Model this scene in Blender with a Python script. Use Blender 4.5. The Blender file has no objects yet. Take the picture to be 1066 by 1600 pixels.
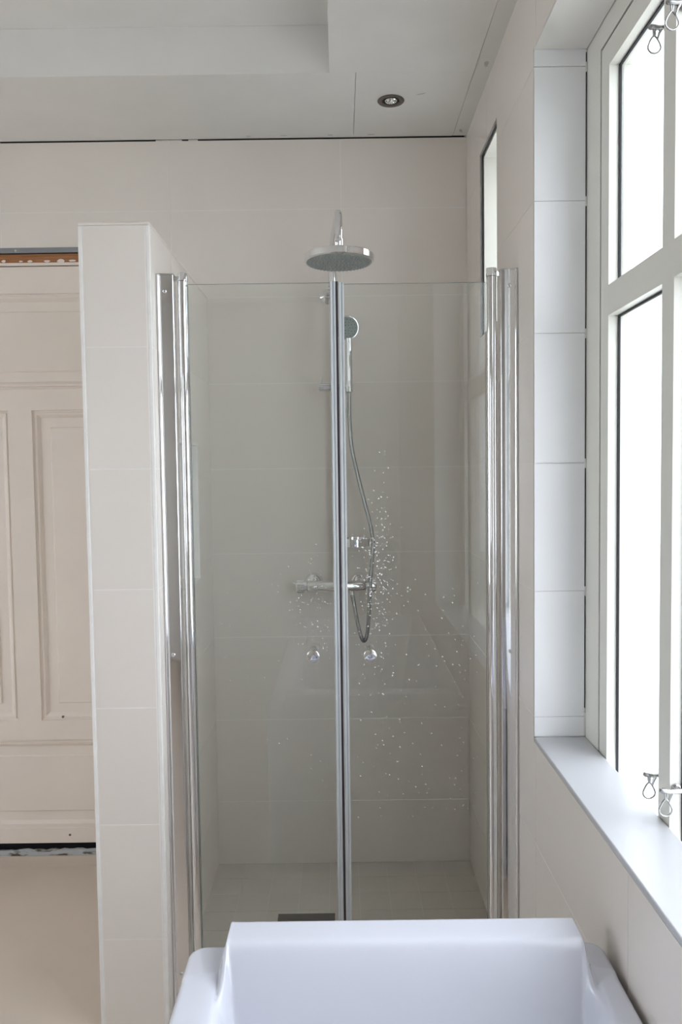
import bpy, bmesh, math, random
from mathutils import Vector, Matrix
random.seed(7)
PI = math.pi
scene = bpy.context.scene
C = scene.collection

# ------------------------------------------------------------------ camera, sky, exposure
CAM_H = 1.417
cam_d = bpy.data.cameras.new('camera')
cam = bpy.data.objects.new('camera', cam_d)
C.objects.link(cam)
cam_d.sensor_fit = 'VERTICAL'
cam_d.sensor_height = 24.0
cam_d.lens = 1225.7 / 1600 * 24.0
cam_d.clip_start = 0.02
cam.matrix_world = (Matrix.Translation((0, 0, CAM_H)) @ Matrix.Rotation(PI / 2 - 0.0514, 4, 'X')
                    @ Matrix.Rotation(-0.0133, 4, 'Z'))
scene.camera = cam

world = bpy.data.worlds.new('overcast_sky')
scene.world = world
world.use_nodes = True
bg = world.node_tree.nodes['Background']
bg.inputs[0].default_value = (0.86, 0.905, 1.0, 1)
bg.inputs[1].default_value = 4.1

vs = scene.view_settings
vs.view_transform = 'Standard'
vs.look = 'None'
vs.gamma = 1.0
vs.use_curve_mapping = False
vs.exposure = 0.43

# ------------------------------------------------------------------ materials
def mat(name, col, rough=0.5, metal=0.0, spec=0.5, noise=0.0, nscale=8.0, bump=0.0, bscale=60.0, coat=0.0, vary=0.0):
    m = bpy.data.materials.new(name)
    m.use_nodes = True
    nt = m.node_tree
    b = nt.nodes['Principled BSDF']
    b.inputs['Base Color'].default_value = (*col, 1)
    b.inputs['Roughness'].default_value = rough
    b.inputs['Metallic'].default_value = metal
    b.inputs['Specular IOR Level'].default_value = spec
    b.inputs['Coat Weight'].default_value = coat
    b.inputs['Coat Roughness'].default_value = 0.05
    tc = nt.nodes.new('ShaderNodeTexCoord')
    if noise > 0 or vary > 0:
        n = nt.nodes.new('ShaderNodeTexNoise')
        n.inputs['Scale'].default_value = nscale
        n.inputs['Detail'].default_value = 4
        nt.links.new(tc.outputs['Object'], n.inputs['Vector'])
        mr = nt.nodes.new('ShaderNodeMapRange')
        mr.inputs[1].default_value = 0.3; mr.inputs[2].default_value = 0.7
        mr.inputs[3].default_value = 1 - noise; mr.inputs[4].default_value = 1 + noise
        nt.links.new(n.outputs[0], mr.inputs[0])
        src = mr.outputs[0]
        if vary > 0:
            oi = nt.nodes.new('ShaderNodeObjectInfo')
            m2 = nt.nodes.new('ShaderNodeMapRange')
            m2.inputs[3].default_value = 1 - vary; m2.inputs[4].default_value = 1 + vary
            nt.links.new(oi.outputs['Random'], m2.inputs[0])
            mm = nt.nodes.new('ShaderNodeMath'); mm.operation = 'MULTIPLY'
            nt.links.new(src, mm.inputs[0]); nt.links.new(m2.outputs[0], mm.inputs[1])
            src = mm.outputs[0]
        vm = nt.nodes.new('ShaderNodeVectorMath'); vm.operation = 'SCALE'
        vm.inputs[0].default_value = col
        nt.links.new(src, vm.inputs['Scale'])
        nt.links.new(vm.outputs[0], b.inputs['Base Color'])
    if bump > 0:
        n2 = nt.nodes.new('ShaderNodeTexNoise')
        n2.inputs['Scale'].default_value = bscale
        nt.links.new(tc.outputs['Object'], n2.inputs['Vector'])
        bp = nt.nodes.new('ShaderNodeBump')
        bp.inputs['Strength'].default_value = bump
        bp.inputs['Distance'].default_value = 0.002
        nt.links.new(n2.outputs[0], bp.inputs['Height'])
        nt.links.new(bp.outputs[0], b.inputs['Normal'])
    return m

def glass_mat(name, tint, f0=0.04):
    m = bpy.data.materials.new(name)
    m.use_nodes = True
    nt = m.node_tree
    for n in list(nt.nodes):
        nt.nodes.remove(n)
    out = nt.nodes.new('ShaderNodeOutputMaterial')
    mix = nt.nodes.new('ShaderNodeMixShader')
    tr = nt.nodes.new('ShaderNodeBsdfTransparent'); tr.inputs[0].default_value = (*tint, 1)
    gl = nt.nodes.new('ShaderNodeBsdfGlossy'); gl.inputs['Roughness'].default_value = 0.0
    lw = nt.nodes.new('ShaderNodeLayerWeight'); lw.inputs[0].default_value = 0.5
    pw = nt.nodes.new('ShaderNodeMath'); pw.operation = 'POWER'; pw.inputs[1].default_value = 5
    ma = nt.nodes.new('ShaderNodeMath'); ma.operation = 'MULTIPLY_ADD'
    ma.inputs[1].default_value = 1 - f0; ma.inputs[2].default_value = f0
    L = nt.links.new
    L(lw.outputs['Facing'], pw.inputs[0]); L(pw.outputs[0], ma.inputs[0]); L(ma.outputs[0], mix.inputs[0])
    L(tr.outputs[0], mix.inputs[1]); L(gl.outputs[0], mix.inputs[2]); L(mix.outputs[0], out.inputs[0])
    return m

M = {
    'tile': mat('beige_wall_tile', (0.855, 0.785, 0.72), 0.30, spec=0.75, noise=0.012, nscale=3, vary=0.012, bump=0.05, bscale=90),
    'rtile': mat('white_lit_reveal_tile', (0.94, 0.94, 0.95), 0.35, noise=0.008, nscale=3, vary=0.01),  # white tile, colour raised further to paint in missing window light
    'grout': mat('white_grout', (0.92, 0.885, 0.85), 0.8, noise=0.03, nscale=30),
    'plaster': mat('white_plaster', (0.85, 0.825, 0.79), 0.85, noise=0.02, nscale=6, bump=0.05),
    'filler': mat('plaster_filler', (0.83, 0.805, 0.77), 0.9, noise=0.04, nscale=40, bump=0.4),
    'floor': mat('beige_cast_floor', (0.66, 0.56, 0.47), 0.30, noise=0.03, nscale=2.5, bump=0.02, bscale=20),
    'ftile': mat('beige_floor_tile', (0.70, 0.655, 0.59), 0.45, noise=0.02, nscale=10, vary=0.03),
    'fgrout': mat('pale_floor_grout', (0.78, 0.74, 0.68), 0.85),
    'cream': mat('cream_door_paint', (0.90, 0.80, 0.71), 0.42, noise=0.02, nscale=5, bump=0.06, bscale=40),
    'frame': mat('ivory_window_paint', (0.80, 0.785, 0.72), 0.38, noise=0.01, nscale=5, bump=0.03),
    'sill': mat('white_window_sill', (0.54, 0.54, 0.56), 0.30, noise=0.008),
    'acrylic': mat('white_bath_acrylic', (0.75, 0.76, 0.84), 0.12, coat=0.6, noise=0.004),
    'chrome': mat('polished_chrome', (0.86, 0.865, 0.88), 0.05, metal=1.0),
    'chrome_s': mat('satin_chrome', (0.72, 0.73, 0.74), 0.22, metal=1.0),
    'seal': mat('grey_translucent_seal', (0.50, 0.52, 0.53), 0.30),
    'magnet': mat('dark_magnet_strip', (0.035, 0.025, 0.032), 0.4),
    'spray': mat('grey_spray_plate', (0.34, 0.38, 0.36), 0.35),
    'nozzle': mat('grey_silicone_nozzle', (0.42, 0.44, 0.44), 0.5),
    'black': mat('black_rubber_and_gap_shade', (0.012, 0.012, 0.016), 0.6),
    'cavity': mat('dark_cavity', (0.10, 0.095, 0.09), 0.95),
    'steel': mat('grey_steel_strip', (0.30, 0.31, 0.33), 0.35, metal=0.6, noise=0.05, nscale=15),
    'rawedge': mat('grey_raw_edge', (0.34, 0.33, 0.32), 0.7, noise=0.15, nscale=40),
    'hose': mat('ribbed_hose_metal', (0.46, 0.46, 0.46), 0.25, metal=1.0),
    'smear': mat('grey_plaster_smear', (0.60, 0.58, 0.55), 0.9, noise=0.1, nscale=80),
    'drain': mat('grey_drain_steel', (0.16, 0.15, 0.15), 0.35, metal=0.7),
    'bronze': mat('dark_bronze_trim', (0.17, 0.145, 0.125), 0.35, metal=0.7),
    'gedge': mat('green_glass_edge', (0.30, 0.36, 0.33), 0.15),
    'grass': mat('garden_paving', (0.55, 0.55, 0.52), 0.9, noise=0.1, nscale=2),
    'brick': mat('outer_masonry', (0.40, 0.30, 0.25), 0.9, noise=0.1),
    'drop': None,
    'glass': glass_mat('clear_shower_glass', (0.984, 1.0, 0.994), 0.042),
    'pane': glass_mat('window_glass', (0.97, 0.985, 0.98), 0.04),
}
def wood_mat():
    m = mat('raw_orange_wood', (0.36, 0.15, 0.06), 0.8)
    nt = m.node_tree; b = nt.nodes['Principled BSDF']
    tc = nt.nodes.new('ShaderNodeTexCoord'); mp = nt.nodes.new('ShaderNodeMapping')
    mp.inputs['Scale'].default_value = (3, 30, 60)
    n = nt.nodes.new('ShaderNodeTexNoise'); n.inputs['Scale'].default_value = 3; n.inputs['Detail'].default_value = 5
    r = nt.nodes.new('ShaderNodeValToRGB')
    r.color_ramp.elements[0].color = (0.26, 0.10, 0.04, 1); r.color_ramp.elements[0].position = 0.3
    r.color_ramp.elements[1].color = (0.46, 0.21, 0.09, 1); r.color_ramp.elements[1].position = 0.7
    L = nt.links.new
    L(tc.outputs['Object'], mp.inputs[0]); L(mp.outputs[0], n.inputs['Vector']); L(n.outputs[0], r.inputs[0])
    L(r.outputs[0], b.inputs['Base Color'])
    return m
M['wood'] = wood_mat()
def rough_mat():
    m = mat('rough_painted_threshold', (0.4, 0.4, 0.4), 0.85)
    nt = m.node_tree; b = nt.nodes['Principled BSDF']
    tc = nt.nodes.new('ShaderNodeTexCoord'); mp = nt.nodes.new('ShaderNodeMapping')
    mp.inputs['Scale'].default_value = (6, 20, 25)
    n = nt.nodes.new('ShaderNodeTexNoise'); n.inputs['Scale'].default_value = 3; n.inputs['Detail'].default_value = 6
    r = nt.nodes.new('ShaderNodeValToRGB')
    r.color_ramp.elements[0].color = (0.10, 0.08, 0.06, 1); r.color_ramp.elements[0].position = 0.36
    r.color_ramp.elements[1].color = (0.50, 0.52, 0.52, 1); r.color_ramp.elements[1].position = 0.46
    L = nt.links.new
    L(tc.outputs['Object'], mp.inputs[0]); L(mp.outputs[0], n.inputs['Vector']); L(n.outputs[0], r.inputs[0])
    L(r.outputs[0], b.inputs['Base Color'])
    return m
M['rough'] = rough_mat()
def lamp_mat():
    m = mat('faceted_lamp_reflector', (0.85, 0.85, 0.83), 0.15, metal=1.0)
    return m
M['lamp'] = lamp_mat()
M['drop'] = mat('dried_water_drop', (0.88, 0.88, 0.87), 0.15)

# ------------------------------------------------------------------ mesh helpers
class MB:
    def __init__(s):
        s.v = []; s.f = []; s.m = []
    def box(s, x0, x1, y0, y1, z0, z1, mi=0):
        a = len(s.v)
        s.v += [(x, y, z) for z in (z0, z1) for y in (y0, y1) for x in (x0, x1)]
        for q in ((0, 2, 3, 1), (4, 5, 7, 6), (0, 1, 5, 4), (2, 6, 7, 3), (0, 4, 6, 2), (1, 3, 7, 5)):
            s.f.append(tuple(a + i for i in q)); s.m.append(mi)
        return s
    def ring_loft(s, rings, closed=True, cap0=True, cap1=True, mi=0):
        a = len(s.v); n = len(rings[0])
        for r in rings: s.v += [tuple(p) for p in r]
        for i in range(len(rings) - 1):
            for j in range(n if closed else n - 1):
                k = (j + 1) % n
                s.f.append((a + i*n + j, a + i*n + k, a + (i+1)*n + k, a + (i+1)*n + j)); s.m.append(mi)
        if cap0: s.f.append(tuple(a + j for j in reversed(range(n)))); s.m.append(mi)
        if cap1: s.f.append(tuple(a + (len(rings)-1)*n + j for j in range(n))); s.m.append(mi)
        return s
    def lathe(s, org, axis, prof, n=32, mi=0):
        ax = Vector(axis).normalized()
        t = Vector((0, 0, 1)) if abs(ax.z) < 0.9 else Vector((1, 0, 0))
        u = ax.cross(t).normalized(); w = ax.cross(u)
        o = Vector(org); rings = []
        for h, r in prof:
            rings.append([o + ax*h + (u*math.cos(2*PI*k/n) + w*math.sin(2*PI*k/n))*max(r, 1e-5) for k in range(n)])
        return s.ring_loft(rings, mi=mi)
    def cyl(s, p0, p1, r, n=24, mi=0, r1=None):
        d = Vector(p1) - Vector(p0)
        return s.lathe(p0, d, [(0, r), (d.length, r1 if r1 is not None else r)], n, mi)
    def tube(s, pts, rad, n=12, mi=0):
        pts = [Vector(p) for p in pts]
        rings = []; pu = None
        for i, p in enumerate(pts):
            t = (pts[min(i+1, len(pts)-1)] - pts[max(i-1, 0)]).normalized()
            if pu is None:
                h = Vector((0, 0, 1)) if abs(t.z) < 0.9 else Vector((1, 0, 0))
                u = t.cross(h).normalized()
            else:
                u = (pu - t*pu.dot(t)).normalized()
            pu = u; w = t.cross(u)
            r = rad(i) if callable(rad) else rad
            rings.append([p + (u*math.cos(2*PI*k/n) + w*math.sin(2*PI*k/n))*r for k in range(n)])
        return s.ring_loft(rings, mi=mi)
    def prism(s, poly, z0, z1, mi=0):        # poly in xy, extruded in z
        return s.ring_loft([[(x, y, z0) for x, y in poly], [(x, y, z1) for x, y in poly]], mi=mi)
    def build(s, name, mats, parent=None, smooth=False, angle=35):
        me = bpy.data.meshes.new(name)
        me.from_pydata([tuple(v) for v in s.v], [], s.f)
        for m in (mats if isinstance(mats, (list, tuple)) else [mats]): me.materials.append(m)
        me.polygons.foreach_set('material_index', s.m)
        bm = bmesh.new(); bm.from_mesh(me)
        bmesh.ops.recalc_face_normals(bm, faces=bm.faces)
        bm.to_mesh(me); bm.free()
        if smooth:
            me.polygons.foreach_set('use_smooth', [True]*len(me.polygons))
            me.set_sharp_from_angle(angle=math.radians(angle))
        me.update()
        o = bpy.data.objects.new(name, me)
        C.objects.link(o)
        if parent is not None:
            o.parent = parent
        return o

def rects(u0, u1, v0, v1, holes):
    """rectangle minus holes -> list of merged rectangles"""
    us = sorted({u0, u1, *[min(max(h[k], u0), u1) for h in holes for k in (0, 1)]})
    vs_ = sorted({v0, v1, *[min(max(h[k], v0), v1) for h in holes for k in (2, 3)]})
    out = []
    for a, b in zip(us, us[1:]):
        run = None
        for c, d in zip(vs_, vs_[1:]):
            cu, cv = (a+b)/2, (c+d)/2
            inside = any(h[0] < cu < h[1] and h[2] < cv < h[3] for h in holes)
            if inside or b - a < 1e-6 or d - c < 1e-6:
                if run: out.append(run); run = None
                continue
            run = [a, b, c, d] if run is None else [a, b, run[2], d]
        if run: out.append(run)
    return out

def tag(o, label=None, cat=None, group=None, kind=None):
    if label: o['label'] = label
    if cat: o['category'] = cat
    if group: o['group'] = group
    if kind: o['kind'] = kind
    return o
def empty(name, loc=(0, 0, 0)):
    o = bpy.data.objects.new(name, None); o.empty_display_size = 0.05
    C.objects.link(o); o.location = loc
    return o
def root_at(name, loc):
    """empty at a thing's base; parts are modelled in world space and keep it through the inverse"""
    o = empty(name, loc)
    o['_w'] = 1
    return o
def adopt(root):
    mi = Matrix.Translation(root.location).inverted()
    for ch in root.children:
        ch.matrix_parent_inverse = mi
    if '_w' in root: del root['_w']
def boxes_obj(name, plane, pos, thick, rl, m, parent=None, gap=0.0):
    """rects on a plane: plane 'y' -> u=x,v=z ; 'x' -> u=y,v=z ; 'z' -> u=x,v=y. box spans pos..pos+thick"""
    b = MB()
    a, c = sorted((pos, pos + thick))
    for u0, u1, v0, v1 in rl:
        if plane == 'y': b.box(u0, u1, a, c, v0, v1)
        elif plane == 'x': b.box(a, c, u0, u1, v0, v1)
        else: b.box(u0, u1, v0, v1, a, c)
    return b.build(name, m, parent)

JG = 0.0013      # half joint width
def tiles(parent, plane, pos, thick, uj, vj, holes=(), m=None, name='tile', stagger=None, g=JG):
    m = m or M['tile']
    for ri, (v0, v1) in enumerate(zip(vj, vj[1:])):
        row = stagger(ri) if stagger else uj
        for u0, u1 in zip(row, row[1:]):
            if u1 - u0 < 0.006: continue
            rl = rects(u0 + g, u1 - g, v0 + g, v1 - g, holes)
            if rl: boxes_obj(name, plane, pos, thick, rl, m, parent)

# ------------------------------------------------------------------ dimensions
YB = 2.7795            # back wall face
XR = 0.4517            # window wall face
XPR, XPL, YP = -0.459, -0.634, 1.947     # shower partition
ZPT = 2.033
ZC = 2.572             # lowered ceiling
ZCU = 2.708            # recess ceiling
XL, YF = -3.0, -2.0  # left wall, wall behind camera
SX, SY = -0.017, 2.338 # recess corner
XO = 0.574             # window frame plane
WY0, WY1, WZ0, WZ1 = 0.27, 1.836, 0.782, 2.372     # main window opening
NY0, NY1, NZ0, NZ1 = 2.256, 2.524, 1.837, 2.405    # small shower window opening
TH = 0.008
XE = 0.665             # outer face of window wall
ZROWS = [0.0, 0.23, 0.53, 0.83, 1.13, 1.43, 1.73, 2.03, 2.33, 2.5690]
EPS = 0.0007

# ------------------------------------------------------------------ structure: walls
DX0, DX1, DZ1 = -1.62, -0.650, 2.211     # door opening in back wall
wb = boxes_obj('wall_back', 'y', YB + EPS, 0.16, rects(XL - 0.12, XE, -0.02, 2.5675, [(DX0, DX1, -1, DZ1)]), M['grout'])
tag(wb, kind='structure')
boxes_obj('upper_wall', 'y', YB + 0.05, 0.11, [(XL - 0.12, XE, 2.5675, 2.85)], M['cavity'], wb)
ujb = [XL, -2.951, -2.358, -1.765, -1.172, -0.579, 0.014, XR]
tiles(wb, 'y', YB, TH, ujb, ZROWS, [(DX0, DX1, -1, DZ1)])
for a, b in ((-0.625, -0.535), (-0.512, -0.48), (-3.0, -1.165)):
    boxes_obj('joint_filler', 'y', YB + 0.001, 0.01, [(a, b, 2.5685, 2.572)], M['filler'], wb)

holes_r = [(WY0, WY1, WZ0 - .0121, WZ1), (NY0, NY1, NZ0, NZ1)]
holes_rb = [(WY0, WY1, WZ0 - .012, WZ1), (NY0, NY1, NZ0, NZ1)]
wr = MB()
for u0, u1, v0, v1 in rects(YF - 0.12, YB + 0.16, -0.02, 2.85, holes_rb):
    wr.box(XR + EPS, XO, u0, u1, v0, v1)
holes_out = [(WY0 + 0.02, WY1 - 0.02, WZ0 - 0.12, WZ1 - 0.02), (NY0 + 0.01, NY1 - 0.01, NZ0 + 0.01, NZ1 - 0.01)]
for u0, u1, v0, v1 in rects(YF - 0.12, YB + 0.16, -0.02, 2.85, holes_out):
    wr.box(XO + 0.075, XE, u0, u1, v0, v1)
for u0, u1, v0, v1 in rects(YF - 0.12, YB + 0.16, -0.02, 2.85, [(WY0 - 0.04, WY1 + 0.04, WZ0 - 0.20, WZ1 + 0.04), (NY0 - .004, NY1 + .004, NZ0 - .004, NZ1 + .004)]):
    wr.box(XO, XO + 0.075, u0, u1, v0, v1)
wr = wr.build('wall_right', M['grout'])
tag(wr, kind='structure')
ujr = [YF, -1.743, -1.15, -0.557, 0.036, 0.629, 1.222, 1.815, 2.408, YB]
tiles(wr, 'x', XR, TH, ujr, ZROWS, holes_r)
# reveal tiles, far jamb (faces the room side)
for v0, v1 in zip(ZROWS, ZROWS[1:]):
    z0, z1 = max(v0, WZ0), min(v1, WZ1)
    if z1 - z0 < 0.02: continue
    boxes_obj('reveal_tile', 'y', WY1 - 0.003, 0.0029, [(XR + 0.0012, XO - 0.004, z0 + JG*.7, z1 - JG*.7)], M['rtile'], wr)
    boxes_obj('reveal_tile', 'y', WY0 + 0.0001, 0.003, [(XR + 0.0012, XO - 0.004, z0 + JG*.7, z1 - JG*.7)], M['rtile'], wr)
boxes_obj('reveal_soffit', 'z', WZ1 - 0.004, 0.0039, [(XR + 0.001, XO - 0.002, WY0 + 0.004, WY1 - 0.004)], M['plaster'], wr)
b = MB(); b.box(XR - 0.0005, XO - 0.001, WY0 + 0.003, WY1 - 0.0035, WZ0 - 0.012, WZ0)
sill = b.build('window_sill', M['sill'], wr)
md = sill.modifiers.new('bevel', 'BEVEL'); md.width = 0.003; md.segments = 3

# wall behind the camera with a second window, left wall
F_W = (-2.90, -2.10, 0.70, 2.30)      # window opening x0,x1,z0,z1
L_W = (0.75, 2.10, 0.55, 2.45)       # glazed opening added for fill light in the left wall y0,y1,z0,z1
wf = boxes_obj('wall_front', 'y', YF, -0.12, rects(XL - 0.12, XE, -0.02, 2.85, [F_W]), M['plaster'])
tag(wf, kind='structure')
wl = boxes_obj('wall_left', 'x', XL, -0.12, rects(YF, YB, -0.02, 2.85, [L_W]), M['plaster'])
tag(wl, kind='structure')

# ------------------------------------------------------------------ ceiling
ce = boxes_obj('ceiling', 'z', ZCU, 0.12, [(XL - 0.12, XE, YF - 0.12, YB + 0.16)], M['plaster'])
tag(ce, kind='structure')
def panel(u0, u1, v0, v1, m=M['plaster'], z=ZC, n='ceiling_panel'):
    b = MB(); b.box(u0, u1, v0, v1, z, ZCU - 0.0005)
    return b.build(n, m, ce)
G = 0.0007
XS = 0.404
panel(XL + .001, 0.060 - G, SY, 2.752 - G)
panel(0.060 + G, XS - G, SY, 2.752 - G)
panel(SX, XS - G, YF + .001, SY - 0.0003)
panel(XS + G, XR + 0.006, YF + .001, YB - 0.001, M['plaster'], ZC + 0.0012, 'ceiling_edge_strip')
panel(XL + .001, XS - G, 2.752 + G, YB - 0.0005, M['plaster'], ZC + 0.0008, 'ceiling_edge_strip')
boxes_obj('bulkhead_left', 'z', ZC, ZCU - ZC - .0005, [(XL + .001, XL + 0.30, YF + .001, SY - 0.0005)], M['plaster'], ce)

def smear(cx, cy, lx_, ly_, rot):
    n = 14; pts = []
    for k in range(n):
        a = 2*PI*k/n; r = random.uniform(.6, 1.15)
        u, w = lx_*r*math.cos(a), ly_*r*math.sin(a)
        pts.append((cx + u*math.cos(rot) - w*math.sin(rot), cy + u*math.sin(rot) + w*math.cos(rot)))
    b = MB(); b.ring_loft([[(x, y, ZC + .0002) for x, y in pts], [(x, y, ZC - .0004) for x, y in pts]])
    b.build('plaster_smear', M['smear'], ce)
smear(.262, 2.472, .018, .0045, -.35)
for q in (-.30, -.18, -.02, .12): smear(q, 2.757, random.uniform(.008, .016), .0028, .05)
smear(.425, 2.735, .014, .006, 1.2); smear(.432, 2.30, .02, .006, 1.4)
# ------------------------------------------------------------------ floor
DRX0, DRX1, DRY0, DRY1 = -0.218, -0.036, 2.268, 2.450
SHX0, SHX1, SHY0 = XPR, XR, YP
fl = boxes_obj('floor', 'z', 0.0, -0.15, rects(XL - 0.12, XE, YF - 0.12, YB + 0.16, [(SHX0, SHX1, SHY0, YB)]), M['floor'])
tag(fl, kind='structure')
boxes_obj('shower_bed', 'z', -EPS, -0.149, [(SHX0, SHX1, SHY0, YB)], M['fgrout'], fl)
fx = [SHX0 + 0.0005 + 0.1008*i for i in range(9)] + [SHX1 - 0.0005]
fy = [SHY0 + 0.001 + 0.104*i for i in range(8)] + [YB - 0.0005]
for u0, u1 in zip(fx, fx[1:]):
    for v0, v1 in zip(fy, fy[1:]):
        rl = rects(u0 + .001, u1 - .001, v0 + .001, v1 - .001, [(DRX0 - .002, DRX1 + .002, DRY0 - .002, DRY1 + .002)])
        if rl: boxes_obj('floor_tile', 'z', 0.0, -TH, rl, M['ftile'], fl)

# ------------------------------------------------------------------ partition wall
NI = (2.20, 2.525, 1.078, 1.507)     # niche in y,z
pb = MB()
XM = XPR - 0.085
pb.box(XPL + EPS, XM, YP + EPS, YB - .0005, 0.0, ZPT - 0.009)
for u0, u1, v0, v1 in rects(YP + EPS, YB - .0005, 0.0, ZPT - 0.009, [NI]):
    pb.box(XM, XPR - EPS, u0, u1, v0, v1)
pt = pb.build('wall_partition', M['grout'])
tag(pt, kind='structure')
zr = ZROWS[:8]
TW = 0.011
tiles(pt, 'y', YP, TH, [XPL + TW, XPR - TW], zr[:-1] + [2.024])
ujp = [YP + TW, 2.2 - .0001, YB]
tiles(pt, 'x', XPR, -TH, [YP + TW, 2.19, YB - .001], zr[:-1] + [2.024], [NI])
tiles(pt, 'x', XPL, TH, [YP + TW, 2.19, YB - .001], zr[:-1] + [2.024])
for x0, x1 in ((XPL - .0004, XPL + TW - JG), (XPR - TW + JG, XPR + .0004)):
    b = MB(); b.box(x0, x1, YP - .0004, YP + TW - JG, 0.0, 2.0235)
    o = b.build('edge_trim', M['grout'], pt)
    md = o.modifiers.new('bevel', 'BEVEL'); md.width = 0.0025; md.segments = 3
b = MB(); b.box(XPL - .0005, XPR + .0005, YP - .0005, YB - .001, 2.0245, ZPT)
cap = b.build('capping_tile', M['tile'], pt)
md = cap.modifiers.new('bevel', 'BEVEL'); md.width = 0.004; md.segments = 3
b = MB()
b.box(XM, XM + .003, NI[0], NI[1], NI[2], NI[3])
b.build('niche_back', M['tile'], pt)
b = MB()
t = 0.010
for u0, u1, v0, v1 in rects(NI[0] - t, NI[1] + t, NI[2] - t, NI[3] + t, [(NI[0] + .0015, NI[1] - .0015, NI[2] + .0015, NI[3] - .0015)]):
    b.box(XPR - .012, XPR + .0012, u0, u1, v0, v1)
b.build('niche_trim', M['grout'], pt)

# ------------------------------------------------------------------ old panelled door in the back wall
DY = YB + 0.006
door = empty('door_1', ((DX0 + DX1)/2, DY, 0)); tag(door, kind='structure')
pan = [(-1.53, -0.745, 1.722, 2.055), (-1.53, -1.172, 0.535, 1.648), (-1.089, -0.745, 0.535, 1.648), (-1.53, -0.745, 0.137, 0.465)]
slab = boxes_obj('door_slab', 'y', DY, 0.034, rects(DX0 + .004, DX1 - .004, 0.084, 2.147, pan), M['cream'], door)
def door_panel(x0, x1, z0, z1):
    prof = [(0, 0.0), (0.002, 0.006), (0.008, 0.0075), (0.010, 0.003), (0.016, 0.004), (0.022, 0.009), (0.027, 0.014),
            (0.060, 0.014), (0.064, 0.009)]
    b = MB(); rings = []
    for d, y in prof:
        rings.append([(x0+d, DY+y, z0+d), (x1-d, DY+y, z0+d), (x1-d, DY+y, z1-d), (x0+d, DY+y, z1-d)])
    b.ring_loft(rings, cap0=False, cap1=True)
    # back side so that the panel is a solid
    back = [(x0, DY + .030, z0), (x1, DY + .030, z0), (x1, DY + .030, z1), (x0, DY + .030, z1)]
    b.ring_loft([rings[0], back], cap0=False, cap1=True)
    return b.build('door_panel', M['cream'], door)
for p in pan: door_panel(*p)
for x, z in ((-1.012, 0.548), (-1.0, 0.113)):
    b = MB(); b.lathe((x, DY + .0005, z), (0, -1, 0), [(-.002, .0045), (.0008, .0045), (.0014, .003)], 12)
    b.build('nail_head', M['bronze'], door)
adopt(door)
# black sheet behind the door, paints the shade in its gap
b = MB()
b.box(DX0, DX1, DY + 0.036, DY + 0.05, 0.0, DZ1)
o = b.build('door_gap_shade', M['black'], door); o.matrix_parent_inverse = Matrix.Translation(door.location).inverted()
b = MB(); b.box(DX0, DX1, YB - .002, YB + .006, 2.1925, 2.2105)
tr1 = b.build('trim_1', M['steel']); tag(tr1, kind='structure')
for x in (-1.122, -0.80):
    b = MB(); b.lathe((x, YB - .002, 2.2005), (0, -1, 0), [(-.001, .0042), (.0015, .0042), (.0028, .0022)], 14)
    b.build('screw_head', M['sill'], tr1)
b = MB(); b.box(DX0, DX1, YB + .004, YB + .04, 2.160, 2.190)
tr2 = b.build('trim_2', M['wood']); tag(tr2, kind='structure')
for i in range(14):           # flakes of old paint left on the wood
    x = -1.30 + i*0.046 + random.uniform(-.012, .012); w = random.uniform(.006, .016); h = random.uniform(.003, .009)
    n = 9; poly = []
    for k in range(n):
        a = 2*PI*k/n; r = random.uniform(.65, 1.1)
        poly.append((x + w*r*math.cos(a), 2.1655 + h*r*math.sin(a)))
    b = MB(); b.ring_loft([[(p, YB + .0041, max(q, 2.1602)) for p, q in poly], [(p, YB + .0030, max(q, 2.1604)) for p, q in poly]])
    b.build('paint_flake', M['cream'], tr2)
b = MB(); b.box(DX0, DX1, YB + .0005, YB + .045, 2.1500, 2.1595)
tr3 = b.build('trim_3', M['cream']); tag(tr3, kind='structure')
# threshold below the door
b = MB()
nseg = 60; top = []; 
for i in range(nseg + 1):
    x = DX0 + (DX1 - DX0)*i/nseg
    top.append((x, random.uniform(.058, .064)))
ringsA = []
for y, j in ((YB - .001, 0), (YB + .010, 0)):
    ringsA.append([(x, y + (random.uniform(-.002, .002) if y < YB else 0), z) for x, z in top] + [(x, y, .040) for x, z in reversed(top)])
b.ring_loft(ringsA)
tr4 = b.build('trim_4', M['rough']); tag(tr4, kind='structure')
b = MB(); b.box(DX0, DX1, YB - .004, YB + .05, 0.0, .0395)
tr5 = b.build('trim_5', M['floor']); tag(tr5, kind='structure')

# ------------------------------------------------------------------ main window
wroot = empty('window_1', (XO, (WY0 + WY1)/2, WZ0)); tag(wroot, kind='structure')
FZ0, FZ1 = 0.60, 2.36
FRW = 0.070                      # frame strip width
fy0, fy1 = WY0 + 0.012, WY1 - 0.010
P_ = [(1.410, 1.690), (0.400, 1.360)]      # panes in y
SZ0, SZ1 = FZ0 + .06, 2.318      # sash outer
TZ0, TZ1 = 1.742, 1.806          # transom
PZ0, PZ1 = SZ0 + .055, 2.262
sy0, sy1 = 0.350, 1.742
b = MB()
for u0, u1, v0, v1 in rects(WY0 - .03, WY1 + .03, FZ0, WZ1 + .03, [(sy0, sy1, SZ0, SZ1)]):
    b.box(XO, XO + 0.055, u0, u1, v0, v1)
fr = b.build('window_frame', M['frame'], wroot)
b = MB()
hs = [(a, c, lo, hi) for a, c in P_ for lo, hi in ((PZ0, TZ0), (TZ1, PZ1))]
for u0, u1, v0, v1 in rects(sy0 + .0045, sy1 - .0045, SZ0 + .0045, SZ1 - .0045, hs):
    b.box(XO + .0012, XO + 0.050, u0, u1, v0, v1)
b.build('window_sash', M['frame'], wroot)
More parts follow.
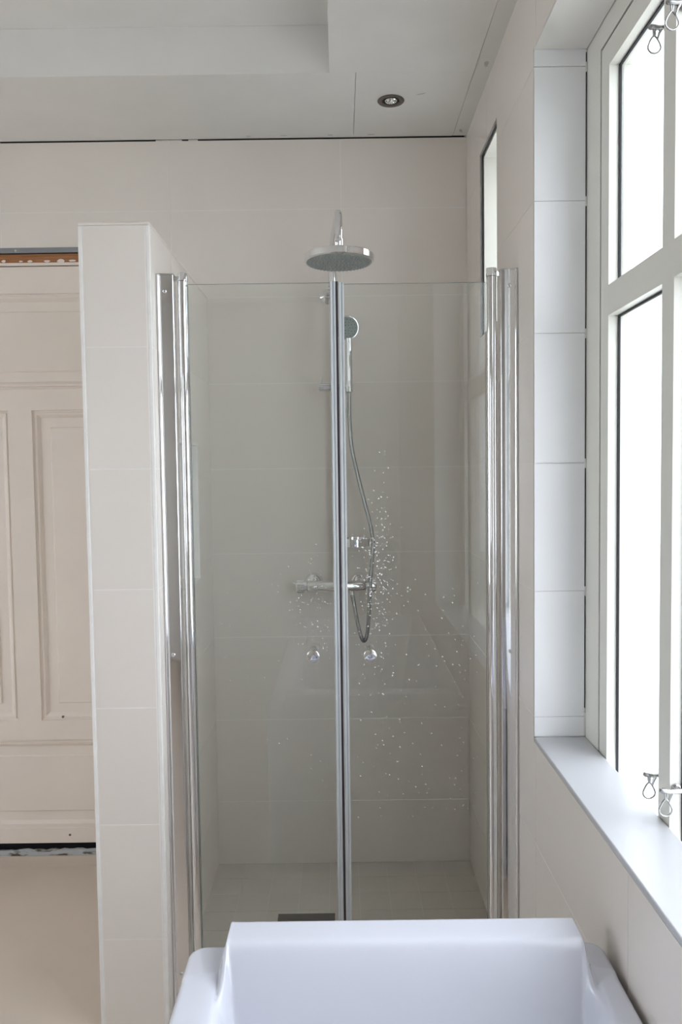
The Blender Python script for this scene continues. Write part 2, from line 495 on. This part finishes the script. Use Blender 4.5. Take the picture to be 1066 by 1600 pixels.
b = MB()       # dark rebate behind the slit between frame and sash
for u0, u1, v0, v1 in rects(sy0 - .001, sy1 + .001, SZ0 - .001, SZ1 + .001, [(sy0 + .006, sy1 - .006, SZ0 + .006, SZ1 - .006)]):
    b.box(XO + .003, XO + .046, u0, u1, v0, v1)
b.build('rubber_seal', M['black'], wroot)
for a, c, lo, hi in hs:
    b = MB(); b.box(XO + .026, XO + .032, a, c, lo, hi); b.build('window_pane', M['pane'], wroot)
    b = MB()
    for u0, u1, v0, v1 in rects(a, c, lo, hi, [(a + .0045, c - .0045, lo + .0045, hi - .0045)]):
        b.box(XO + .0215, XO + .026, u0, u1, v0, v1)
    b.build('pane_gasket', M['black'], wroot)
# dark open joint between reveal tiles and frame
b = MB()
b.box(XO - .0030, XO - .0010, WY1 - .0022, WY1 - .0004, 0.85, WZ1 - .01)
b.build('open_joint', M['cavity'], wroot)
for i in range(6):
    z = (2.33, 2.03, 1.73, 1.43, 1.13, 0.83)[i]
    b = MB(); b.box(XO - .0045, XO - .0003, WY1 - .0034, WY1 - .0006, z - (.012 if i < 5 else .045), z + .010)
    b.build('joint_filler', M['filler'], wroot)

def window_catch(yface, side, z, parent):
    """pin on the rebate face of the mullion, reaching into the room, with a drop-shaped wire loop hanging from it"""
    y = yface + side*.012
    h = MB()
    h.lathe((XO + .012, yface, z), (0, side, 0), [(0, .0085), (.0035, .0085), (.0055, .006), (.012, .0045)], 18)
    h.tube([(XO + .022, y, z + .001), (XO + .012, y, z), (XO - .004, y, z - .001), (XO - .012, y, z + .0005), (XO - .018, y, z + .001), (XO - .021, y, z + .002)],
           lambda i: (.0035, .0050, .0042, .0046, .0046, .0032)[i], 12)
    h.tube([(XO + .002, y, z - .002), (XO - .002, y, z - .010), (XO - .005, y, z - .020)], lambda i: (.0032, .0026, .0018)[i], 10)
    o = h.build('window_catch', M['hose'], parent, smooth=True)
    n = 30; pts = []; cx = XO - .011; r = .0115
    for i in range(n + 1):
        a = PI/2 + .14 + (2*PI - .28)*i/n
        sa = math.sin(a)
        pts.append((cx + math.cos(a)*r*(1 - .42*max(0, sa)), y + .0005*(i - n/2)/n, z - .033 + sa*r*(1.0 if sa < 0 else 1.6)))
    pts = [(cx - .0018, y, z - .002), (cx - .0016, y, z - .008)] + pts + [(cx + .0016, y, z - .008), (cx + .0018, y, z - .002)]
    w = MB(); w.tube(pts, .0016, 8)
    w.build('wire_loop', M['hose'], o, smooth=True)
for z in (0.850, 2.190):
    window_catch(1.410, 1, z, wroot)
    window_catch(1.360, -1, z, wroot)
adopt(wroot)

# ------------------------------------------------------------------ small window in the shower
w2 = empty('window_2', (0.5, (NY0 + NY1)/2, NZ0)); tag(w2, kind='structure')
def lining(name, x0, x1, ins, wd, m):
    b = MB()
    for u0, u1, v0, v1 in rects(NY0 + ins, NY1 - ins, NZ0 + ins, NZ1 - ins, [(NY0 + ins + wd, NY1 - ins - wd, NZ0 + ins + wd, NZ1 - ins - wd)]):
        b.box(x0, x1, u0, u1, v0, v1)
    return b.build(name, m, w2)
lining('rough_edge', XR + .0003, XR + .011, 0.0, .0025, M['rawedge'])
lining('dark_joint', XR + .0060, XR + .011, .0026, .0035, M['cavity'])
lining('jamb_lining', XR + .0115, XO - .03, 0.0, .012, M['frame'])
lining('window_frame', XO - .029, XO + .03, 0.0, .022, M['frame'])
lining('pane_gasket', XO + .001, XO + .004, .0221, .003, M['black'])
b = MB(); b.box(XO + .0045, XO + .0105, NY0 + .022, NY1 - .022, NZ0 + .022, NZ1 - .022); b.build('window_pane', M['pane'], w2)
b = MB(); b.lathe((0.520, NY1 - .012, 2.09), (0, -1, 0), [(0, .005), (.002, .005), (.004, .003)], 14); b.build('screw_head', M['chrome_s'], w2)
adopt(w2)

# window behind the camera
w3 = empty('window_3', ((F_W[0] + F_W[1])/2, YF, F_W[2])); tag(w3, kind='structure')
b = MB()
xm = (F_W[0] + F_W[1])/2
for u0, u1, v0, v1 in rects(F_W[0], F_W[1], F_W[2], F_W[3], [(F_W[0] + .07, xm - .035, F_W[2] + .07, F_W[3] - .07), (xm + .035, F_W[1] - .07, F_W[2] + .07, F_W[3] - .07)]):
    b.box(u0, u1, YF - .09, YF - .03, v0, v1)
b.build('window_frame', M['frame'], w3)
for a, c in ((F_W[0] + .07, xm - .035), (xm + .035, F_W[1] - .07)):
    b = MB(); b.box(a, c, YF - .065, YF - .059, F_W[2] + .07, F_W[3] - .07); b.build('window_pane', M['pane'], w3)
adopt(w3)
w4 = empty('window_fill_left', (XL, (L_W[0] + L_W[1])/2, L_W[2])); tag(w4, kind='structure')  # unseen window, added to fill the room with light
b = MB(); lp = []
for k in range(3):
    w_ = (L_W[1] - L_W[0] - .14 - .14)/3
    a = L_W[0] + .07 + k*(w_ + .07); lp.append((a, a + w_, L_W[2] + .07, L_W[3] - .07))
for u0, u1, v0, v1 in rects(*L_W, lp): b.box(XL - .09, XL - .03, u0, u1, v0, v1)
b.build('window_frame', M['frame'], w4)
for a, c, lo, hi in lp:
    b = MB(); b.box(XL - .065, XL - .059, a, c, lo, hi); b.build('window_pane', M['pane'], w4)
adopt(w4)

# ground outside
g = boxes_obj('garden_ground', 'z', -3.2, -0.1, [(-40, 40, -40, 40)], M['grass']); tag(g, kind='structure')

# ------------------------------------------------------------------ shower enclosure
PZB, PZT = 0.012, 1.918
def wall_profile(side, xw, yf, label):
    """side=+1: profile grows towards +x from the wall face xw"""
    s = side
    r = root_at('hinge_profile', (xw, yf + .02, 0))
    tag(r, label, 'shower frame', 'chrome wall profiles of the shower')
    w = .0435
    sec = [(0.0003, .032), (0.0003, .004), (.0008, .0012), (.0022, -.0005), (.004, -.001), (.0058, -.0003), (.0072, .0015), (.008, .004),
           (w - .0035, .004), (w - .0015, .0045), (w - .0004, .0060), (w, .008), (w, .032)]
    b = MB(); b.prism([(xw + s*a, yf + c) for a, c in sec], PZB, PZT)
    b.build('profile', M['chrome'], r, smooth=True, angle=50)
    b = MB(); b.prism([(xw + s*a, yf + c) for a, c in [(0.0003, .0335), (0.0003, -.002), (.008, -.002), (w + .0005, .002), (w + .0005, .0335)]], PZT + .0001, PZT + .0028)
    b.build('end_cap', M['chrome_s'], r)
    for z in (1.878, 0.95, 0.10):
        b = MB(); b.lathe((xw + s*.0215, yf + .004, z), (0, -1, 0), [(-.001, .0050), (.0012, .0050), (.0026, .0034), (.0018, .0018), (.0018, 0.0)], 20)
        b.build('screw', M['chrome_s'], r, smooth=True)
    tx = xw + s*.0635; ty = yf + .020
    b = MB(); b.cyl((tx, ty, PZB), (tx, ty, 1.904), .0122, 40)
    b.build('hinge_tube', M['chrome'], r, smooth=True)
    b = MB(); b.lathe((tx, ty, 1.9045), (0, 0, 1), [(0, .0122), (.0005, .0135), (.0185, .0135), (.0205, .0125), (.021, 0)], 40)
    b.box(min(xw + s*(w - .003), tx), max(xw + s*(w - .003), tx), ty - .004, ty + .004, 1.9055, 1.917)
    b.build('hinge_cap', M['chrome'], r, smooth=True)
    adopt(r)
    return tx, ty
GY = 2.022
lx, ly = wall_profile(+1, XPR, 2.002, 'chrome wall profile with hinge tube screwed to the tiled partition')
rx, ry = wall_profile(-1, XR, 1.992, 'chrome wall profile with hinge tube screwed to the window wall')

def shower_door(x0, x1, y, ztop, inner_sign, knobx, label, ndrops, dropfun):
    """x0 hinge edge, x1 meeting edge"""
    r = root_at('shower_screen', ((x0 + x1)/2, y, 0.02)); tag(r, label, 'shower door', 'pair of glass shower doors')
    a, c = min(x0, x1), max(x0, x1)
    b = MB(); b.box(a, c, y - .003, y + .003, 0.028, ztop)
    o = b.build('glass_pane', [M['glass'], M['gedge']], r)
    for p in o.data.polygons:
        if abs(p.normal.y) < 0.5: p.material_index = 1
    # ridged edge profile on the meeting stile
    s = inner_sign
    sec = [(0, -.0062), (.003, -.0075), (.006, -.0062), (.0075, -.0050), (.009, -.0062), (.012, -.0075), (.0145, -.0062), (.0145, .0062), (0, .0062)]
    b = MB(); b.prism([(x1 - s*q, y + e) for q, e in sec], 0.022, ztop + .003)
    b.build('edge_profile', M['seal'], r)
    # knob
    b = MB()
    b.lathe((knobx, y - .0032, 0.949), (0, -1, 0), [(0, .0130), (.0015, .0140), (.034, .0145), (.0355, .0165), (.048, .0170), (.0500, .0163), (.0508, .0145), (.0504, 0)], 40)
    b.build('door_knob', M['chrome'], r, smooth=True)
    b = MB(); b.lathe((knobx, y + .0032, 0.949), (0, 1, 0), [(0, .0125), (.010, .013), (.012, .010), (.012, 0)], 32)
    b.build('knob_back', M['chrome'], r, smooth=True)
    # bottom drip seal
    b = MB(); b.box(a, c, y - .004, y + .004, 0.010, 0.0275)
    b.build('drip_seal', M['seal'], r)
    # droplets of water on the glass, uncountably many
    d = MB()
    for i in range(ndrops):
        px, pz, rr = dropfun()
        if not (a + .02 < px < c - .02 and .05 < pz < ztop - .05): continue
        d.lathe((px, y - .0030, pz), (0, -1, 0), [(0, rr), (rr*.35, rr*.75), (rr*.5, 0)], 6)
    if d.v:
        dr = d.build('water_droplets', M['drop'], r); dr['kind'] = 'stuff'
        dr['label'] = 'tiny water drops dried on the glass'
    return r
def drops_r():
    k = random.random()
    if k < .5: x = random.gauss(.092, .022); z = random.gauss(1.14, .13)
    elif k < .62: x = random.gauss(.06, .05); z = random.gauss(1.2, .06)
    else: x = random.uniform(.03, .36); z = random.uniform(.5, 1.15)
    return x, z, random.uniform(.0011, .0022)
def drops_l():
    k = random.random()
    if k < .6: x = random.gauss(-.08, .035); z = random.gauss(1.08, .07)
    else: x = random.uniform(-.34, -.03); z = random.uniform(.55, 1.2)
    return x, z, random.uniform(.0010, .0019)
dl = shower_door(lx + .0135, -.0070, GY, 1.897, +1, -.076, 'clear glass shower door hinged on the partition side', 170, drops_l)
b = MB(); b.box(-.0068, -.0008, GY - .0065, GY + .006, .022, 1.899)
o = b.build('magnet_seal', M['magnet'], dl); o.matrix_parent_inverse = Matrix.Translation(dl.location).inverted()
adopt(dl)
dr_ = shower_door(rx - .0135, .0000, GY, 1.893, -1, .0690, 'clear glass shower door hinged on the window wall side', 430, drops_r)
adopt(dr_)

# ------------------------------------------------------------------ shower column
sc = root_at('rain_shower', (-.02, YB, 1.0))
tag(sc, 'chrome shower column with round rain head and thermostatic mixer bar on the tiled wall', 'shower')
def spline(pts, n=8):
    P = [Vector(p) for p in pts]; P = [P[0]*2 - P[1]] + P + [P[-1]*2 - P[-2]]
    out = []
    for i in range(1, len(P) - 2):
        for k in range(n):
            t = k/n
            a, b_, c, d = P[i-1], P[i], P[i+1], P[i+2]
            out.append(0.5*((2*b_) + (c - a)*t + (2*a - 5*b_ + 4*c - d)*t*t + (3*b_ - a - 3*c + d)*t**3))
    out.append(P[-2]); return out
RY = YB - .052; RX = -.019
b = MB(); b.cyl((RX, RY, 1.03), (RX, RY, 2.085), .0105, 24)
b.build('riser_pipe', M['chrome'], sc, smooth=True)
b = MB(); b.lathe((RX, RY, 2.050), (0, 0, 1), [(0, .0105), (.001, .0150), (.045, .0150), (.052, .0130), (.056, .0120)], 28)
b.build('riser_collar', M['chrome'], sc, smooth=True)
HX, HY, HZ = .004, 2.36, 2.036
b = MB(); b.tube(spline([(RX, RY, 2.095), (RX, RY - .006, 2.135), (RX + .004, RY - .045, 2.178), (RX + .010, RY - .13, 2.196), (HX - .004, HY + .115, 2.200), (HX - .002, HY + .055, 2.196), (HX, HY + .018, 2.176), (HX, HY, 2.135), (HX, HY, 2.100)], 8), .0120, 20)
b.build('shower_arm', M['chrome'], sc, smooth=True)
b = MB(); b.lathe((HX, HY, 2.058), (0, 0, 1), [(0, .022), (.004, .021), (.010, .015), (.022, .0135), (.024, .0145), (.044, .0145), (.046, .0105), (.052, .0095)], 28)
b.build('ball_joint', M['chrome'], sc, smooth=True)
b = MB(); b.lathe((HX, HY, HZ), (0, 0, 1), [(0, .098), (.001, .1015), (.003, .1035), (.0195, .1035), (.0225, .101), (.0235, .095), (.027, .03), (.028, 0)], 72)
hd = b.build('rain_head', M['chrome'], sc, smooth=True)
b = MB(); b.lathe((HX, HY, HZ - .0012), (0, 0, 1), [(0, .0965), (.0014, .0975)], 64)
b.build('spray_plate', M['spray'], hd)
b = MB()
for ring in range(1, 9):
    rr = .0115*ring; n = 6*ring
    for k in range(n):
        a = 2*PI*k/n + ring*.13
        b.lathe((HX + rr*math.cos(a), HY + rr*math.sin(a), HZ - .001), (0, 0, -1), [(0, .0021), (.003, .0014), (.0036, 0)], 6)
nz = b.build('spray_nozzles', M['nozzle'], hd); nz['kind'] = 'stuff'
# wall bracket
b = MB(); b.lathe((RX - .018, YB - .0005, 2.028), (0, -1, 0), [(0, .026), (.005, .026), (.007, .023), (.014, .013), (.038, .012), (.043, .012)], 32)
b.cyl((RX - .02, RY, 2.028), (RX + .016, RY, 2.028), .014, 24)
b.build('wall_bracket', M['chrome'], sc, smooth=True)
# slider with cross cylinder
b = MB(); b.lathe((-.070, RY - .010, 1.707), (1, 0, 0), [(0, .012), (.001, .0142), (.042, .0142), (.0425, .0130), (.0445, .0130), (.045, .0142), (.082, .0142), (.083, .0115), (.100, .0115), (.106, .012)], 28)
b.cyl((-.060, RY - .010, 1.72), (-.060, RY - .010, 1.742), .0015, 8)
sl = b.build('slider', M['chrome'], sc, smooth=True)
b = MB(); b.lathe((.034, RY - .028, 1.700), (0, .12, 1), [(-.014, .0105), (-.013, .0125), (.013, .0135), (.014, .0115)], 24)
b.build('hand_shower_cradle', M['chrome'], sl, smooth=True)
# soap ring
b = MB(); cx_, cy_ = .046, RY - .035
b.lathe((cx_, cy_, 1.160), (0, 0, 1), [(0, .020), (0, .049), (.001, .0515), (.026, .0530), (.0275, .0520), (.0275, .0490), (.006, .047), (.006, .0)], 48)
b.cyl((RX, RY, 1.174), (cx_ - .045, cy_, 1.174), .0065, 14)
b.build('soap_dish', M['chrome'], sc, smooth=True)
# mixer
MY, MZ = YB - .062, 1.018
b = MB(); b.lathe((-.120, MY, MZ), (1, 0, 0), [(0, .019), (.001, .0195), (.086, .0195), (.092, .021), (.108, .021), (.114, .0195), (.199, .0195), (.200, .019)], 36)
b.cyl((RX, MY, MZ), (RX, RY, 1.05), .012, 20)
b.cyl((.035, MY, MZ - .030), (.035, MY, MZ), .010, 18)
mx = b.build('mixer_bar', M['chrome'], sc, smooth=True)
for s, x in ((-1, -.1205), (1, .0805)):
    prof = [(0, .0185), (.0008, .0200), (.008, .0205), (.036, .0205), (.0385, .0195), (.041, .016), (.0415, 0)]
    b = MB(); b.lathe((x, MY, MZ), (s, 0, 0), prof, 36)
    for k in range(14):
        a = 2*PI*k/14
        b.cyl((x + s*.012, MY + .0205*math.cos(a), MZ + .0205*math.sin(a)), (x + s*.036, MY + .0205*math.cos(a), MZ + .0205*math.sin(a)), .0013, 6)
    b.build('control_handle', M['chrome'], mx, smooth=True)
for x in (-.100, .062):
    b = MB(); b.lathe((x, YB - .0005, MZ + .007), (0, -1, 0), [(0, .034), (.006, .034), (.010, .032), (.020, .022), (.024, .014), (.055, .013)], 40)
    b.build('wall_flange', M['chrome'], sc, smooth=True)
adopt(sc)

# ------------------------------------------------------------------ hand shower and hose
hs_ = root_at('hand_shower', (.034, RY - .03, 1.70)); tag(hs_, 'chrome hand shower with round grey spray face in the slider bracket', 'hand shower')
hx, hy = .034, RY - .030
b = MB(); b.tube(spline([(hx, hy + .002, 1.690), (hx, hy - .002, 1.73), (hx, hy - .007, 1.79), (hx, hy - .012, 1.84), (hx - .001, hy - .015, 1.868)], 5), lambda i: .0100 + .0018*math.sin(min(i, 16)/16*PI) , 20)
b.build('handle', M['chrome'], hs_, smooth=True)
ax = Vector((.05, -.95, -.30)).normalized(); hc = Vector((hx - .006, hy - .012, 1.904))
b = MB(); b.lathe(hc - ax*.010, ax, [(-.010, .010), (-.006, .026), (.002, .038), (.008, .0415), (.014, .0420), (.017, .0405), (.0175, .037)], 44)
h = b.build('head', M['chrome'], hs_, smooth=True)
b = MB(); b.lathe(hc + ax*.0074, ax, [(-.001, .0375), (.0012, .0365), (.002, .012), (.002, 0)], 40)
b.build('spray_face', M['spray'], h, smooth=True)
b = MB()
u = ax.cross(Vector((0, 0, 1))).normalized(); w = ax.cross(u)
for rr, n in ((.010, 6), (.019, 10), (.029, 16)):
    for k in range(n):
        a = 2*PI*k/n
        b.lathe(hc + ax*.0092 + (u*math.cos(a) + w*math.sin(a))*rr, ax, [(-.001, .0018), (.0015, .0014), (.0018, 0)], 6)
nz = b.build('spray_nozzles', M['magnet'], h); nz['kind'] = 'stuff'
adopt(hs_)

hose_pts = [(.034, hy + .003, 1.692), (.0335, hy + .004, 1.60), (.040, hy + .005, 1.50), (.060, hy + .004, 1.40), (.084, hy - .006, 1.30), (.103, hy - .012, 1.22), (.1085, hy - .014, 1.16),
           (.1010, hy - .014, 1.07), (.0955, hy - .014, .99), (.0900, hy - .010, .90), (.0840, hy - .006, .848), (.0735, hy - .004, .830), (.0625, hy - .004, .850), (.0500, hy - .004, .905), (.0400, hy - .002, .965), (.0352, MY, .986)]
hp = spline(hose_pts, 34)
b = MB(); b.tube(hp, lambda i: .0066 + (.0006 if i % 2 else -.0004), 12)
ho = b.build('shower_hose', M['hose'], None, smooth=True, angle=80)
tag(ho, 'ribbed silver hose hanging in a loop below the hand shower', 'hose')

# ------------------------------------------------------------------ drain, downlight
b = MB(); b.box(DRX0, DRX1, DRY0, DRY1, -.0005, .0012)
for i in range(9):
    x = DRX0 + .014 + i*.0190
    b.box(x, x + .004, DRY0 + .015, DRY1 - .015, .0012, .0022)
dn = b.build('shower_drain', M['drain']); tag(dn, 'dark grey metal floor drain cover in the shower floor', 'drain')

DLX, DLY = .173, 2.512
d = root_at('recessed_downlight', (DLX, DLY, ZC)); tag(d, 'round recessed ceiling spotlight with dark bronze ring', 'ceiling light')
b = MB(); b.lathe((DLX, DLY, ZC - .0003), (0, 0, -1), [(0, .0410), (.0012, .0420), (.0028, .0405), (.0036, .0350), (.0034, .0300), (.0010, .0270), (.0002, .0262)], 56)
b.build('trim_ring', M['bronze'], d, smooth=True)
b = MB(); b.lathe((DLX, DLY, ZC - .0006), (0, 0, -1), [(0, .0262), (.0008, .0262), (.0010, .0205)], 40)
b.build('inner_ring', M['black'], d, smooth=True)
b = MB()
for ring in range(3):
    n = 8 + 4*ring; r0, r1 = .0065*ring + .001, .0065*ring + .0065
    for k in range(n):
        a0, a1 = 2*PI*k/n, 2*PI*(k + 1)/n; am = (a0 + a1)/2
        base = [(DLX + q*math.cos(a), DLY + q*math.sin(a), ZC - .0017) for q, a in ((r0, a0), (r1, a0), (r1, a1), (r0, a1))]
        tip = (DLX + (r0 + r1)/2*math.cos(am), DLY + (r0 + r1)/2*math.sin(am), ZC - .0042)
        i0 = len(b.v); b.v += base + [tip]
        for q in range(4): b.f.append((i0 + q, i0 + (q + 1) % 4, i0 + 4)); b.m.append(0)
        b.f.append((i0 + 3, i0 + 2, i0 + 1, i0)); b.m.append(0)
b.build('lamp', M['lamp'], d)
adopt(d)

# ------------------------------------------------------------------ bathtub
BX0, BX1, BY0, BY1 = -.272, .4425, -.42, 1.329
RIM, RAISE, BOT = .595, .045, .16
def sm(t):
    t = min(max(t, 0), 1); return t*t*(3 - 2*t)
def bath_z(x, y):
    bx_ = sm((x + .2125)/.014)*sm((.4045 - x)/.014)
    by_ = sm((y - 1.185)/.075)
    top = RIM + RAISE*bx_*by_
    # basin: distances inside the opening
    dl_ = x + .199; dr2 = .394 - x
    df = 1.262 - y; dn_ = y - (BY0 + .07)
    dep = 1.0
    for d_, run, c2 in ((dl_, .085, .00012), (dr2, .085, .00012), (df, .30, .00004), (dn_, .14, .00012)):
        t = min(max(.5*(d_ + math.sqrt(d_*d_ + c2))/run, 0), 1)
        dep = smin(dep, t, .10)
    z = top - (top - BOT)*max(dep, 0)
    return z
def smin(a, b_, k):
    h = min(max(.5 + .5*(b_ - a)/k, 0), 1)
    v = b_ + (a - b_)*h - k*h*(1 - h)
    return v
xs = sorted({round(BX0 + (BX1 - BX0)*i/110, 5) for i in range(111)} | {round(q + .0011*i, 5) for q in (-.2145, .376, BX0, BX1 - .011) for i in range(1 if q == BX0 else 0, 30 if -.25 < q < .4 else 10)})
NXB = len(xs) - 1; NYB = 330
ys = []
for j in range(NYB + 1):
    t = j/NYB
    ys.append(BY0 + (BY1 - BY0)*(1 - (1 - t)**1.6))
CR = .030; ER = .010
def plan(x, y):
    # rounds the four corners of the plan
    cx0, cx1, cy0, cy1 = BX0 + CR, BX1 - CR, BY0 + CR, BY1 - CR
    ax_ = x - cx1 if x > cx1 else (x - cx0 if x < cx0 else 0)
    ay_ = y - cy1 if y > cy1 else (y - cy0 if y < cy0 else 0)
    if ax_ and ay_:
        m_ = max(abs(ax_), abs(ay_)); hyp = math.hypot(ax_, ay_); k = m_/hyp
        return x - ax_ + ax_*k, y - ay_ + ay_*k
    return x, y
bv = []; bf = []
for y in ys:
    for x in xs:
        z = bath_z(x, y)
        e = min(x - BX0, BX1 - x, y - BY0, BY1 - y)
        if e < ER: z -= ER - math.sqrt(max(ER*ER - (ER - e)**2, 0))
        px, py = plan(x, y)
        bv.append((px, py, z))
W_ = NXB + 1
for j in range(NYB):
    for i in range(NXB):
        bf.append((j*W_ + i, j*W_ + i + 1, (j + 1)*W_ + i + 1, (j + 1)*W_ + i))
border = [i for i in range(W_)] + [j*W_ + NXB for j in range(1, NYB + 1)] + [NYB*W_ + i for i in range(NXB - 1, -1, -1)] + [j*W_ for j in range(NYB - 1, 0, -1)]
base = len(bv)
for i in border: bv.append((bv[i][0], bv[i][1], 0.001))
nb = len(border)
for k in range(nb):
    l = (k + 1) % nb
    bf.append((border[l], border[k], base + k, base + l))
bath = root_at('bathtub', ((BX0 + BX1)/2, (BY0 + BY1)/2, 0)); tag(bath, 'white glossy bathtub with raised headrest beside the window wall', 'bathtub')
mbm = MB(); mbm.v = bv; mbm.f = bf; mbm.m = [0]*len(bf)
mbm.build('bath_shell', M['acrylic'], bath, smooth=True, angle=60)
b = MB(); b.lathe((.09, .35, BOT + .001), (0, 0, 1), [(-.002, .026), (.003, .026), (.005, .022), (.004, .008), (.007, 0)], 32)
b.build('waste_plug', M['chrome'], bath, smooth=True)
adopt(bath)
